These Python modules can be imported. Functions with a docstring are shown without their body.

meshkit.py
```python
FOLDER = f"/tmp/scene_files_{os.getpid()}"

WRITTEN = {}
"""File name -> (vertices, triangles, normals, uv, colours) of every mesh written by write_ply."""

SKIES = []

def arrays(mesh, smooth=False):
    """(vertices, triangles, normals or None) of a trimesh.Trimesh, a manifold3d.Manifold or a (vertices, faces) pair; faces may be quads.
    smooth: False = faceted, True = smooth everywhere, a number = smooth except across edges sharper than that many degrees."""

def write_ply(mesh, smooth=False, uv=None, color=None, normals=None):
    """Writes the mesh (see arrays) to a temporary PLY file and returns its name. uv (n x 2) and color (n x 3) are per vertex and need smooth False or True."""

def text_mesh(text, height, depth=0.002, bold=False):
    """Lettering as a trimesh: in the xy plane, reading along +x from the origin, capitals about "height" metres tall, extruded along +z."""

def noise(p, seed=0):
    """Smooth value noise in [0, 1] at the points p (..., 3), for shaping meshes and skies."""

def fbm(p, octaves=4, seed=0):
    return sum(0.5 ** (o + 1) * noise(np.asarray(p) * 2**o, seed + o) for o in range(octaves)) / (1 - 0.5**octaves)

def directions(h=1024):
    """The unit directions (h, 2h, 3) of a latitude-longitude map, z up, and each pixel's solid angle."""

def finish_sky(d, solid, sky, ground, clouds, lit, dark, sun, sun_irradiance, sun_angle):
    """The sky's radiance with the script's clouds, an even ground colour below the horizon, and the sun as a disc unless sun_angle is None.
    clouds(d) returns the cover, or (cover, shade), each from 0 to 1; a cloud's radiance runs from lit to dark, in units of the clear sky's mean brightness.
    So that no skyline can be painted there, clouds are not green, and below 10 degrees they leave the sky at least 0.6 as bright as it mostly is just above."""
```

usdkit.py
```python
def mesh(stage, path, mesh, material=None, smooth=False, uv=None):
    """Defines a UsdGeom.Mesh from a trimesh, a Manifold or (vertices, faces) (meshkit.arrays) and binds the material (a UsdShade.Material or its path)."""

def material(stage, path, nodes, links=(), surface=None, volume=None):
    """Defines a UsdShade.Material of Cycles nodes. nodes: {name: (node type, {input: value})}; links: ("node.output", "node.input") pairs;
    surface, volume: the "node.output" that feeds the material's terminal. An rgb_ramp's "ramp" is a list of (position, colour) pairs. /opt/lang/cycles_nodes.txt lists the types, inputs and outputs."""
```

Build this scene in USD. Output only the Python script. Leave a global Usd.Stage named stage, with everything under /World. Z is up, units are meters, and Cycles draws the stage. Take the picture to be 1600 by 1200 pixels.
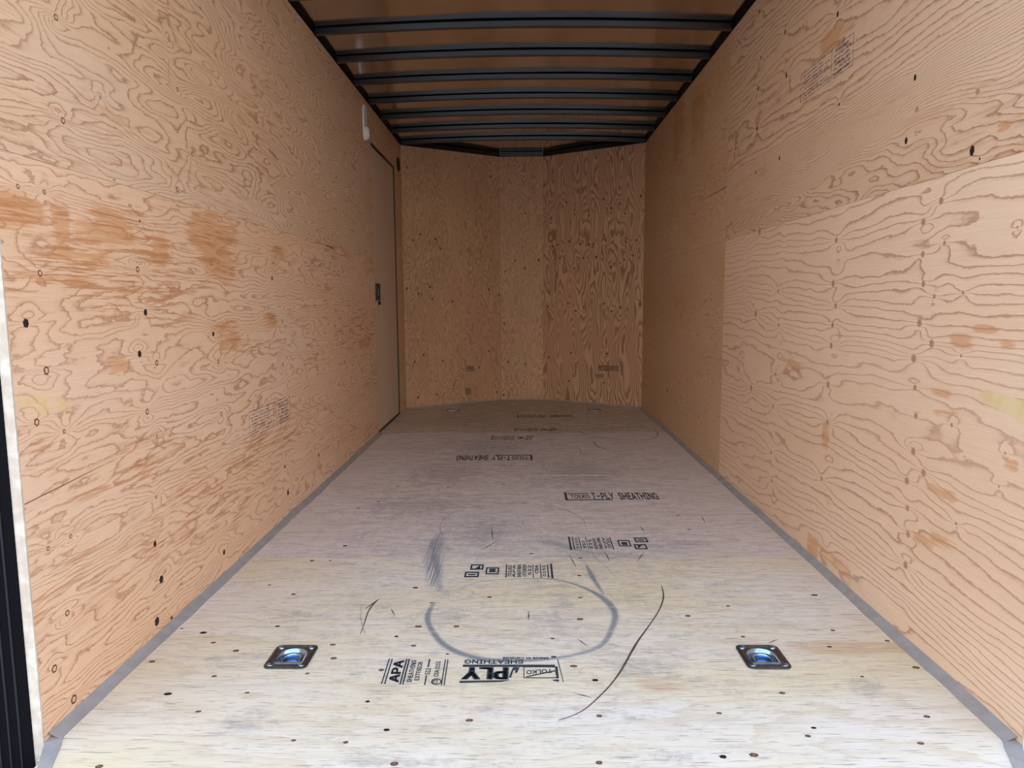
import math, random
import numpy as np, trimesh
from shapely.geometry import Polygon, box as sbox, LineString
from shapely import affinity, union_all
from pxr import Usd, UsdGeom, UsdLux, UsdShade, Sdf, Gf, Vt
import usdkit, meshkit

random.seed(7)
RNG = np.random.default_rng(7)
stage = Usd.Stage.CreateInMemory()
UsdGeom.SetStageUpAxis(stage, 'Z')
UsdGeom.SetStageMetersPerUnit(stage, 1.0)
UsdGeom.Xform.Define(stage, '/World')
UsdGeom.Scope.Define(stage, '/World/Looks')

# ---------------------------------------------------------------- camera
CAM_H, PITCH, YAW, ROLL = 0.91994, 0.11614, 0.01521, -0.00613
cy, sy, cp, sp = math.cos(YAW), math.sin(YAW), math.cos(PITCH), math.sin(PITCH)
fwd = np.array([-sy * cp, cy * cp, -sp]); rgt = np.array([cy, sy, 0.0]); up = np.cross(rgt, fwd)
rr, uu = math.cos(ROLL) * rgt + math.sin(ROLL) * up, -math.sin(ROLL) * rgt + math.cos(ROLL) * up
cam = UsdGeom.Camera.Define(stage, '/World/camera')
cam.AddTransformOp().Set(Gf.Matrix4d(*rr, 0, *uu, 0, *(-fwd), 0, 0, 0, CAM_H, 1))
cam.CreateHorizontalApertureAttr(36.0); cam.CreateVerticalApertureAttr(27.0)
cam.CreateFocalLengthAttr(36.0 * 1105 / 1600)
cam.CreateClippingRangeAttr(Gf.Vec2f(0.05, 500))
cam.CreateExposureAttr(1.67)

# ---------------------------------------------------------------- sky and sun
dome = UsdLux.DomeLight.Define(stage, '/World/sky')
dome.CreateIntensityAttr(1.0)
sky_mat = usdkit.material(stage, '/World/Looks/sky_look', {
    'geo': ('texture_coordinate', {}), 'sep': ('separate_xyz', {}),
    'ramp': ('rgb_ramp', {'ramp': [(0.0, (1.12, 0.99, 0.86)), (0.12, (0.98, 0.91, 0.82)), (0.45, (0.50, 0.60, 0.74)), (1.0, (0.27, 0.42, 0.70))]}),
    'bg': ('background_shader', {'strength': 1.15})},
    [('geo.generated', 'sep.vector'), ('sep.z', 'ramp.fac'), ('ramp.color', 'bg.color')], surface='bg.background')
UsdShade.MaterialBindingAPI.Apply(dome.GetPrim()).Bind(sky_mat)
sun = UsdLux.DistantLight.Define(stage, '/World/sun')          # stands ahead of the trailer, over its roof: the inside gets none of it directly
sun.CreateIntensityAttr(3.6); sun.CreateAngleAttr(0.53); sun.CreateColorAttr(Gf.Vec3f(1.0, 0.87, 0.71))
sun.AddRotateXYZOp().Set(Gf.Vec3f(-38, 0, 12))

# ---------------------------------------------------------------- helpers
XL, XR, YF, YB, HT = -1.0133, 1.0294, 1.3827, 6.085, 2.224     # wall faces, rear edge, front corners, wall height
NOSE_A, NOSE_B, NOSE_C, NOSE_D = np.array([XL, YB]), np.array([-0.204, 6.605]), np.array([0.195, 6.605]), np.array([XR, YB])
used = {}


def numbered(path):
    n = used.get(path, 0); used[path] = n + 1
    return path if n == 0 else f'{path}_{n:03d}'


def tag(p, label=None, cat=None, group=None, kind=None):
    p = p.GetPrim() if hasattr(p, 'GetPrim') else p
    for k, v in (('label', label), ('category', cat), ('group', group), ('kind', kind)):
        if v: p.SetCustomDataByKey(k, v)
    return p


def thing(name, label=None, cat=None, group=None, kind=None, loc=(0, 0, 0), parent=None):
    x = UsdGeom.Xform.Define(stage, numbered((str(parent.GetPath()) if parent else '/World') + '/' + name))
    if any(loc): x.AddTranslateOp().Set(Gf.Vec3d(*map(float, loc)))
    return tag(x, label, cat, group, kind)


def obj(name, mesh, mat, parent=None, smooth=False, prim=None, label=None, cat=None, kind=None):
    m = usdkit.mesh(stage, numbered((str(parent.GetPath()) if parent else '/World') + '/' + name), mesh, MAT[mat], smooth)
    for k, v in (prim or {}).items():
        UsdGeom.PrimvarsAPI(m).CreatePrimvar(k, Sdf.ValueTypeNames.FloatArray, 'vertex').Set(Vt.FloatArray.FromNumpy(np.asarray(v, np.float32)))
    return tag(m, label, cat, None, kind)


def bx(x0, x1, y0, y1, z0, z1):
    m = trimesh.creation.box([x1 - x0, y1 - y0, z1 - z0]); m.apply_translation([(x0 + x1) / 2, (y0 + y1) / 2, (z0 + z1) / 2]); return m


def cat_(*ms): return trimesh.util.concatenate([m for m in ms])


def extr(poly, h): return trimesh.creation.extrude_polygon(poly, h, engine='earcut')


class G:
    """A small writer of node graphs: each call adds a node and returns the name to link from."""
    def __init__(s): s.n, s.l = {}, []

    def add(s, kind, out, **inp):
        name = f'n{len(s.n)}'; vals = {}
        for k, v in inp.items():
            if isinstance(v, str) and '.' in v: s.l.append((v, f'{name}.{k}'))
            else: vals[k] = v
        s.n[name] = (kind, vals)
        return f'{name}.{out}'

    def m(s, op, a, b=0.0, c=0.0, clamp=False): return s.add('math', 'value', math_type=op, value1=a, value2=b, value3=c, use_clamp=clamp)
    def mul(s, a, b): return s.m('multiply', a, b)
    def addm(s, a, b): return s.m('add', a, b)
    def noise(s, vec, scale=1.0, detail=2.0, rough=0.5, dist=0.0): return s.add('noise_texture', 'fac', vector=vec, scale=scale, detail=detail, roughness=rough, distortion=dist)
    def map(s, vec, sc, loc=(0, 0, 0)): return s.add('mapping', 'vector', vector=vec, scale=sc, location=loc)
    def mix(s, f, a, b, blend='mix'): return s.add('mix_color', 'result', fac=f, a=a, b=b, blend_type=blend)
    def rng(s, v, a, b, c=0.0, d=1.0): return s.add('map_range', 'result', value=v, from_min=a, from_max=b, to_min=c, to_max=d, clamp=True, range_type='smoothstep')
    def ramp(s, f, stops): return s.add('rgb_ramp', 'color', fac=f, ramp=stops)
    def attr(s, name): return s.add('attribute', 'fac', attribute=name)
    def pos(s): return s.add('geometry', 'position')

    def done(s, name, surface): return usdkit.material(stage, '/World/Looks/' + name, s.n, s.l, surface=surface)


MAT = {}


def plain(name, col, rough=0.5, metal=0.0, spec=0.5, noise=None, bump=0.0, sc=40.0):
    g = G(); p = g.pos(); c = col
    if noise: c = g.mix(g.rng(g.noise(p, sc, 4), 0.35, 0.65), col, noise)
    kw = {}
    if bump: kw['normal'] = g.add('bump', 'normal', height=g.noise(p, sc * 3, 3), strength=bump, distance=0.002)
    MAT[name] = g.done(name, g.add('principled_bsdf', 'BSDF', base_color=c, roughness=rough, metallic=metal, specular_ior_level=spec, **kw))


def wood(name, early, early2, late, stain_col, along, strength=0.75, jag=0.9, fine=0.25, grey=None, prof=None, seed=0.0, fiber=0.10, broad=0.35, torn=0.0):
    """Plywood face: growth-ring contours of the mesh's "phi" field, fibres along the grain, torn orange patches where "stain" is set."""
    g = G(); p = g.pos()
    def st(a, c):                                   # stretched along the grain
        return tuple(a if k == along else c for k in range(3))
    shift = (seed, seed * 1.7, seed * 0.6)
    j1 = g.noise(g.map(p, st(14, 42), shift), 1, 3, 0.6)
    j2 = g.noise(g.map(p, st(45, 160), shift), 1, 3, 0.65)
    phi = g.addm(g.attr('phi'), g.addm(g.mul(g.addm(j1, -0.5), jag), g.mul(g.addm(j2, -0.5), fine)))
    t = g.m('fraction', phi)
    ring = g.ramp(t, prof or [(0, (0, 0, 0)), (0.5, (0.02,) * 3), (0.72, (0.16,) * 3), (0.84, (0.55,) * 3), (0.92, (1, 1, 1)), (0.965, (0.8,) * 3), (1.0, (0, 0, 0))])
    band = g.rng(g.noise(g.map(p, st(0.9, 3.5), shift), 1, 3), 0.3, 0.7, 1 - broad, 1.0)
    fib = g.noise(g.map(p, st(9, 420), shift), 1, 3, 0.6)
    ring = g.mul(g.mul(ring, band), g.rng(fib, 0.15, 0.6, 0.75, 1.0))
    base = g.mix(g.rng(g.noise(g.map(p, st(0.8, 2.6), (seed + 3, 1, 5)), 1, 4, 0.6), 0.32, 0.68), early, early2)
    col = g.mix(g.mul(ring, strength), base, late)
    sn = g.noise(g.map(p, st(7, 150), shift), 1, 4, 0.7)
    sn2 = g.noise(g.map(p, st(5, 9), shift), 1, 3, 0.6)
    sa = g.attr('stain')
    sm = g.rng(g.addm(sa, g.addm(g.mul(g.addm(sn, -0.5), 3.4), g.mul(g.addm(sn2, -0.5), 2.8))), 0.35, 1.0)
    sm = g.mul(sm, g.rng(sa, 0.02, 0.6))
    col = g.mix(g.mul(sm, 0.56), col, stain_col)
    if torn:                                        # splintery dashes where the lathe tore the face
        tn = g.noise(g.map(p, st(7, 120), (seed + 1, 3, 2)), 1, 3, 0.6)
        tz = g.noise(g.map(p, st(1.1, 4.5), (seed + 6, 2, 4)), 1, 3, 0.6)
        col = g.mix(g.mul(g.mul(g.rng(tn, 0.50, 0.62), g.rng(g.addm(tz, g.mul(sa, 0.25)), 0.42, 0.60)), torn), col, (0.42, 0.175, 0.065))
    col = g.mix(1.0, col, g.ramp(fib, [(0.25, (1 - fiber,) * 3), (0.6, (1.0,) * 3), (0.8, (1 + fiber * 0.4,) * 3)]), 'multiply')
    if grey:
        gn = g.noise(g.map(p, st(7, 26), (2, 2, 2)), 1, 5, 0.65)
        gn2 = g.noise(g.map(p, st(30, 130), (5, 2, 2)), 1, 4, 0.7)
        gn3 = g.noise(g.map(p, (21, 17, 1), (9, 4, 0)), 1, 4, 0.7, 1.5)
        gm = g.rng(g.addm(g.attr('grey'), g.addm(g.mul(g.addm(gn, -0.5), 1.3), g.addm(g.mul(g.addm(gn2, -0.5), 1.2), g.mul(g.addm(gn3, -0.5), 1.2)))), 0.12, 1.0, 0.0, 0.9)
        col = g.mix(gm, col, grey)
        fl = g.noise(g.map(p, st(13, 210), (3, 8, 1)), 1, 3, 0.6)                  # short dark flecks along the grain
        col = g.mix(g.mul(g.rng(fl, 0.57, 0.67), 0.6), col, (grey[0] * 0.62, grey[1] * 0.55, grey[2] * 0.5))
        lt = g.noise(g.map(p, st(8, 260), (1, 5, 1)), 1, 3, 0.6)
        col = g.mix(g.mul(g.rng(lt, 0.62, 0.75), 0.4), col, (0.80, 0.73, 0.60))
    hgt = g.addm(g.mul(ring, 0.6), g.mul(fib, 0.5))
    bump = g.add('bump', 'normal', height=hgt, strength=0.25, distance=0.0015)
    MAT[name] = g.done(name, g.add('principled_bsdf', 'BSDF', base_color=col, roughness=0.62, specular_ior_level=0.3, normal=bump))


def worn(name, col, lo, hi, scale, strength=1.0, edge=False, stretch=(1, 1, 1), rough=0.7):
    """Ink or rubber on the wood, worn away in places."""
    g = G(); p = g.pos()
    n = g.noise(g.map(p, stretch), scale, 4, 0.65)
    a = g.mul(g.rng(n, lo, hi), strength)
    if edge:
        e = g.attr('edge'); a = g.mul(a, g.rng(e, 0.15, 1.0, 1.0, 0.0))
        a = g.mul(a, g.attr('dense'))
    MAT[name] = g.done(name, g.add('mix_closure', 'closure', fac=a, closure1=g.add('transparent_bsdf', 'BSDF', color=(1, 1, 1)),
                                   closure2=g.add('principled_bsdf', 'BSDF', base_color=col, roughness=rough, specular_ior_level=0.2)))


FIR, FIR2, LATE, STAIN = (0.700, 0.480, 0.335), (0.66, 0.44, 0.28), (0.300, 0.120, 0.050), (0.520, 0.225, 0.075)
wood('fir_upper', (0.660, 0.470, 0.330), (0.630, 0.430, 0.275), (0.270, 0.125, 0.062), STAIN, 1, 0.97, 0.75, 0.40, seed=0.0, torn=0.3)
wood('fir_lower_left', FIR, (0.690, 0.445, 0.285), LATE, STAIN, 1, 0.82, 1.0, 0.45, seed=4.0, torn=0.75)
wood('fir_lower_right', (0.750, 0.545, 0.390), (0.710, 0.495, 0.335), (0.340, 0.155, 0.080), STAIN, 1, 0.78, 0.55, 0.18, seed=9.0, prof=[(0, (0, 0, 0)), (0.66, (0.02,) * 3), (0.80, (0.25,) * 3), (0.90, (1, 1, 1)), (0.955, (0.8,) * 3), (1.0, (0, 0, 0))])
wood('fir_plain', (0.590, 0.375, 0.215), (0.630, 0.420, 0.270), (0.360, 0.180, 0.085), (0.470, 0.240, 0.095), 1, 0.75, 0.9, 0.3, seed=13.0, broad=0.6)
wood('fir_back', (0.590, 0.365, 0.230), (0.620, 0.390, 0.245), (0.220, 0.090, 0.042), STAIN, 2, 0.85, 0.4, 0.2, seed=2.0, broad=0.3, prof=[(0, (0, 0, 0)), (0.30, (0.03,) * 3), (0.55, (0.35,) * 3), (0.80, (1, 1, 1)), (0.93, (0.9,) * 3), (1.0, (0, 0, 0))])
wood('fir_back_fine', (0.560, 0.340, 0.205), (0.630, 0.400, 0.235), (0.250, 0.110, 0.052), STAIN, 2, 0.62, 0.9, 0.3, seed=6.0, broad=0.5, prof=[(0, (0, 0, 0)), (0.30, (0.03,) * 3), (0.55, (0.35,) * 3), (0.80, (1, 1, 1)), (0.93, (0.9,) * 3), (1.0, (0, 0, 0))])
wood('door_veneer', (0.600, 0.460, 0.340), (0.560, 0.405, 0.290), (0.400, 0.270, 0.180), STAIN, 2, 0.3, 0.3, 0.1, seed=8.0)
SP_PROF = [(0, (0, 0, 0)), (0.6, (0.1,) * 3), (0.9, (0.9,) * 3), (0.95, (1,) * 3), (1.0, (0, 0, 0))]
wood('spruce_front', (0.770, 0.650, 0.440), (0.800, 0.725, 0.635), (0.560, 0.420, 0.240), (0.60, 0.38, 0.22), 0, 0.40, 0.5, 0.2, grey=(0.380, 0.340, 0.310), prof=SP_PROF, seed=1.0, fiber=0.14)
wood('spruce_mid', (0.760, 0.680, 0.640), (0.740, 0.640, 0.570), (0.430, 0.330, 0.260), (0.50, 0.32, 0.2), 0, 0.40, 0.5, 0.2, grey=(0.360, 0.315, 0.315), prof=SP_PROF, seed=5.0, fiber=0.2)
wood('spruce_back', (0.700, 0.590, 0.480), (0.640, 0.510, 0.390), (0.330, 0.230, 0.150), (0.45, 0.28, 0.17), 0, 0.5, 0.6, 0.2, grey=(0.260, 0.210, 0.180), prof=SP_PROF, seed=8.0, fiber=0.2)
worn('ink', (0.030, 0.036, 0.045), 0.30, 0.46, 180, 0.86)
worn('ink_faint', (0.10, 0.09, 0.12), 0.42, 0.60, 120, 0.42)
worn('ink_soft', (0.05, 0.045, 0.05), 0.38, 0.55, 130, 0.75)
worn('rubber', (0.210, 0.220, 0.235), 0.08, 0.55, 30, 0.8, True, (1.0, 1.6, 1))
worn('rubber_streak', (0.200, 0.215, 0.250), 0.36, 0.60, 60, 0.8, True, (2.6, 0.06, 1))
worn('pitch', (0.58, 0.44, 0.20), 0.38, 0.62, 30, 0.55, True, (1, 1, 1.4), 0.3)
worn('rubber_thin', (0.17, 0.165, 0.18), 0.36, 0.60, 90, 0.62, True)
worn('gouge', (0.060, 0.036, 0.026), 0.22, 0.46, 260, 0.95, True)
worn('dirt', (0.125, 0.090, 0.065), 0.36, 0.62, 60, 0.6, True, (0.5, 1, 1))
plain('black_steel', (0.010, 0.013, 0.016), 0.24, 0.0, 0.75)
plain('post_black', (0.003, 0.003, 0.004), 0.45, 0.0, 0.04)
plain('rib_black', (0.006, 0.007, 0.009), 0.35, 0.0, 0.3)
plain('black_rubber', (0.010, 0.010, 0.011), 0.42, 0.0, 0.4)
plain('black_matte', (0.010, 0.009, 0.009), 0.8, 0.0, 0.1)
plain('caulk', (0.300, 0.278, 0.268), 0.55, 0.0, 0.3, (0.345, 0.322, 0.308), 0.25, 22)
plain('end_grain', (0.560, 0.510, 0.440), 0.7, 0.0, 0.3, (0.440, 0.370, 0.300), 0.0, 30)
plain('skin', (0.02, 0.02, 0.02), 0.4)
plain('zinc', (0.130, 0.140, 0.155), 0.30, 1.0, 0.5, (0.18, 0.19, 0.205), 0.05, 60)
plain('zinc_bright', (0.42, 0.58, 0.78), 0.22, 1.0, 0.5, (0.34, 0.52, 0.74), 0.0, 50)
plain('white_plastic', (0.72, 0.71, 0.69), 0.4)
plain('grey_plastic', (0.20, 0.20, 0.20), 0.45)
plain('steel', (0.45, 0.47, 0.50), 0.3, 1.0)
plain('putty', (0.64, 0.485, 0.255), 0.5, 0.0, 0.3, (0.68, 0.53, 0.31), 0.0, 25)
plain('lit_edge_pale', (0.80, 0.70, 0.56), 0.6)  # pale tone carries the light caught on the floor joints
plain('dull_steel', (0.06, 0.065, 0.07), 0.45)
plain('asphalt', (0.34, 0.33, 0.31), 0.9, 0.0, 0.2, (0.42, 0.41, 0.39), 0.3, 6)
g = G()
MAT['lens'] = g.done('lens', g.add('principled_bsdf', 'BSDF', base_color=(0.86, 0.88, 0.90), roughness=0.22, transmission_weight=0.8, ior=1.45))
g = G(); p = g.pos()                                            # bare sheet metal roof, faintly oil-canned
nb = g.add('bump', 'normal', height=g.noise(g.map(p, (1.6, 3.2, 1)), 1, 2, 0.4), strength=0.5, distance=0.012)
MAT['roof_metal'] = g.done('roof_metal', g.add('principled_bsdf', 'BSDF', base_color=g.mix(g.rng(g.noise(p, 2.2, 3), 0.35, 0.65), (0.60, 0.55, 0.50), (0.68, 0.63, 0.58)), metallic=1.0, roughness=0.13, normal=nb))
def knot_mat(name, stops):
    g = G(); p = g.pos()
    r = g.addm(g.attr('rad'), g.mul(g.addm(g.noise(p, 260, 3), -0.5), 0.22))
    MAT[name] = g.done(name, g.add('mix_closure', 'closure', fac=g.rng(r, 0.82, 0.98, 1.0, 0.0), closure1=g.add('transparent_bsdf', 'BSDF', color=(1, 1, 1)),
                                   closure2=g.add('principled_bsdf', 'BSDF', base_color=g.ramp(r, stops), roughness=0.6, specular_ior_level=0.25)))
knot_mat('knot_black', [(0, (0.012, 0.009, 0.008)), (0.72, (0.020, 0.013, 0.010)), (0.9, (0.07, 0.035, 0.02)), (1.0, (0.2, 0.10, 0.05))])
knot_mat('knot_ringed', [(0, (0.42, 0.24, 0.14)), (0.15, (0.60, 0.40, 0.27)), (0.50, (0.55, 0.34, 0.20)), (0.62, (0.08, 0.035, 0.02)), (0.84, (0.10, 0.045, 0.025)), (1.0, (0.55, 0.34, 0.2))])
knot_mat('knot_soft', [(0, (0.22, 0.12, 0.07)), (0.3, (0.46, 0.27, 0.16)), (0.55, (0.33, 0.17, 0.10)), (0.75, (0.52, 0.34, 0.21)), (1.0, (0.60, 0.40, 0.26))])
knot_mat('knot_red', [(0, (0.20, 0.10, 0.06)), (0.45, (0.24, 0.13, 0.08)), (0.66, (0.06, 0.03, 0.02)), (0.88, (0.12, 0.06, 0.04)), (1.0, (0.5, 0.38, 0.27))])
knot_mat('knot_brown', [(0, (0.10, 0.035, 0.015)), (0.6, (0.15, 0.06, 0.03)), (1.0, (0.42, 0.23, 0.13))])

# ---------------------------------------------------------------- plywood sheets
def perlin(x, y, seed):
    xi, yi = np.floor(x).astype(np.int64), np.floor(y).astype(np.int64); fx, fy = x - xi, y - yi
    sx, sy = fx ** 3 * (fx * (fx * 6 - 15) + 10), fy ** 3 * (fy * (fy * 6 - 15) + 10)
    def gr(a, b):
        k = (a * 374761393 + b * 668265263 + seed * 982451653) & 0xFFFFFFFF
        k = ((k ^ (k >> 13)) * 1274126177) & 0xFFFFFFFF
        t = ((k ^ (k >> 16)) & 0xFFFF) / 65536 * 2 * np.pi
        return np.cos(t), np.sin(t)
    d = []
    for a in (0, 1):
        for c in (0, 1):
            gx_, gy_ = gr(xi + a, yi + c); d.append(gx_ * (fx - a) + gy_ * (fy - c))
    return 1.4 * ((d[0] * (1 - sy) + d[1] * sy) * (1 - sx) + (d[2] * (1 - sy) + d[3] * sy) * sx)


def n2(u, v, fu, fv, seed, octv=3):
    out, amp, tot = 0.0, 1.0, 0.0
    for o in range(octv):
        out = out + amp * perlin(u * fu * 2 ** o + 13.7 * o, v * fv * 2 ** o + 7.3 * o, seed + 31 * o); tot += amp; amp *= 0.5
    return 0.5 + 0.85 * out / tot


def sheet(name, parent, O, eu, ev, en, rect, step, thick, phi, mat, stain=(), grey=None, holes=(), label=None, edge_phi=0.3, seam=0.0004, cut=None):
    """A plywood sheet: a gridded face that carries the grain field, and its four edges."""
    u0, u1, v0, v1 = rect[0] + seam, rect[1] - seam, rect[2] + seam, rect[3] - seam
    nu, nv = max(2, int((u1 - u0) / step) + 1), max(2, int((v1 - v0) / step) + 1)
    U, V = np.meshgrid(np.linspace(u0, u1, nu), np.linspace(v0, v1, nv), indexing='ij')
    u, v = U.ravel(), V.ravel()
    ph = phi(u, v)
    st = np.zeros_like(u)
    for a, b, ra, rb in stain:
        k = (np.abs(u - a) < 2.5 * ra) & (np.abs(v - b) < 2.5 * rb)
        if k.any(): st[k] = np.maximum(st[k], 1.05 * np.exp(-(((u[k] - a) / ra) ** 4 + ((v[k] - b) / rb) ** 4) * 0.35))
    gr = grey(u, v) if grey else np.zeros_like(u)
    O, eu, ev, en = (np.asarray(x, float) for x in (O, eu, ev, en))
    P = O + u[:, None] * eu + v[:, None] * ev
    idx = np.arange(nu * nv).reshape(nu, nv)
    q = np.stack([idx[:-1, :-1], idx[1:, :-1], idx[1:, 1:], idx[:-1, 1:]], -1).reshape(-1, 4)
    if holes:
        cu, cv = u[q].mean(1), v[q].mean(1); ok = np.ones(len(q), bool)
        for a, b, ra, rb in holes: ok &= ~((np.abs(cu - a) < ra) & (np.abs(cv - b) < rb))
        q = q[ok]
    loop = np.concatenate([idx[:, 0], idx[-1, 1:], idx[-2::-1, -1], idx[0, -2:0:-1]])
    n0, m = len(P), len(loop)
    P = np.vstack([P, P[loop], P[loop] - en * thick])
    nx = (np.arange(m) + 1) % m
    sk = np.stack([n0 + nx, n0 + np.arange(m), n0 + m + np.arange(m), n0 + m + nx], -1)
    if cut:
        q = q[~cut(u[q].mean(1), v[q].mean(1))]
        sk = sk[~cut(u[loop], v[loop])]
    f = np.vstack([q, sk])
    if np.dot(np.cross(eu, ev), en) < 0: f = f[:, ::-1]
    pad = np.zeros(2 * m)
    keep, f = np.unique(f, return_inverse=True); f = f.reshape(-1, 4)
    return obj(name, (P[keep], f), mat, parent, prim={'phi': np.concatenate([ph, pad + edge_phi])[keep], 'stain': np.concatenate([st, pad])[keep], 'grey': np.concatenate([gr, pad])[keep]}, label=label)


def knot_bend(u, v, knots, su=7.0, sv=2.4, amp=2.4, eddy=1.0):
    out = np.zeros_like(u)
    for i, (a, b, r) in enumerate(knots):
        k = (np.abs(u - a) < 3 * su * r) & (np.abs(v - b) < 10 * sv * r)
        if k.any():
            du, dv = (u[k] - a) / r, (v[k] - b) / r
            out[k] += amp * np.tanh(dv / 1.1) * np.exp(-(du / su) ** 2 - np.abs(dv) / (sv * 2.2))          # rings crowd together at the knot
            out[k] += eddy * (0.9, -0.8, 1.3, -1.2)[i % 4] * np.exp(-((du - (2, -2.5, 0)[i % 3]) / (su * 0.45)) ** 2 - ((dv - 2.0 * (-1) ** i) / (sv * 0.8)) ** 2)
    return out


def knot(parent, c, eu, ev, en, ru, rv, mat, name='knot', n=16):
    c, eu, ev, en = (np.asarray(x, float) for x in (c, eu, ev, en))
    P, rad = [c + en * 0.0007], [0.0]
    for t, hgt in ((0.4, 0.0007), (0.66, 0.0006), (0.84, 0.0005), (1.0, 0.0003)):
        for k in range(n):
            a = 2 * math.pi * k / n; w = 1 + 0.12 * math.sin(2.3 * k + 40 * c[1] + 17 * c[2])
            P.append(c + en * hgt + eu * math.cos(a) * ru * t * w + ev * math.sin(a) * rv * t * w); rad.append(t)
    f = [(0, 1 + k, 1 + (k + 1) % n) for k in range(n)]
    for j in range(3):
        for k in range(n):
            a, b = 1 + j * n + k, 1 + j * n + (k + 1) % n
            f += [(a, a + n, b + n), (a, b + n, b)]
    f = np.array(f)
    if np.dot(np.cross(eu, ev), en) < 0: f = f[:, ::-1]
    return obj(name, (np.array(P), f), mat, parent, prim={'rad': rad})


def spline(pts, n, closed=False):
    from scipy.interpolate import CubicSpline
    p = np.asarray(pts, float)
    if closed: p = np.vstack([p, p[:1]])
    s = np.concatenate([[0], np.cumsum(np.linalg.norm(np.diff(p, axis=0), axis=1))])
    return CubicSpline(s, p, bc_type='periodic' if closed else 'natural')(np.linspace(0, s[-1], n))


def ribbon(name, parent, pts, width, mat, n=60, closed=False, z=0.0006, dense=None, label=None, O=None, frame=None):
    """A mark rubbed or scratched onto a flat surface along a curve; "edge" runs from 0 at its middle to 1 at its sides."""
    c = spline(pts, n, closed) if len(pts) > 2 else np.linspace(pts[0], pts[1], n)
    t = np.gradient(c, axis=0); t /= np.linalg.norm(t, axis=1, keepdims=True) + 1e-9
    nrm = np.stack([-t[:, 1], t[:, 0]], 1)
    w = np.broadcast_to(width if np.ndim(width) == 0 else np.interp(np.linspace(0, 1, n), np.linspace(0, 1, len(width)), width), (n,))
    d = np.ones(n) if dense is None else np.interp(np.linspace(0, 1, n), np.linspace(0, 1, len(dense)), dense)
    P, E, D = [], [], []
    for k in (-1, -0.5, 0, 0.5, 1):
        P.append(c + nrm * (w * k / 2)[:, None]); E.append(np.full(n, abs(k))); D.append(d)
    P = np.vstack(P)
    if frame: P3 = np.asarray(frame[0]) + P[:, :1] * np.asarray(frame[1]) + P[:, 1:] * np.asarray(frame[2]) + np.asarray(frame[3]) * z
    else: P3 = np.column_stack([P, np.full(len(P), z)])
    i = np.arange(n - 1); f = []
    for k in range(4):
        a = k * n + i; f.append(np.stack([a, a + 1, a + n + 1, a + n], -1))
    f = np.vstack(f)
    v0 = P3[f[0]]
    if np.dot(np.cross(v0[1] - v0[0], v0[2] - v0[0]), frame[3] if frame else (0, 0, 1)) < 0: f = f[:, ::-1]
    return obj(name, (P3, f), mat, parent, prim={'edge': np.concatenate(E), 'dense': np.concatenate(D)}, label=label)


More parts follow.
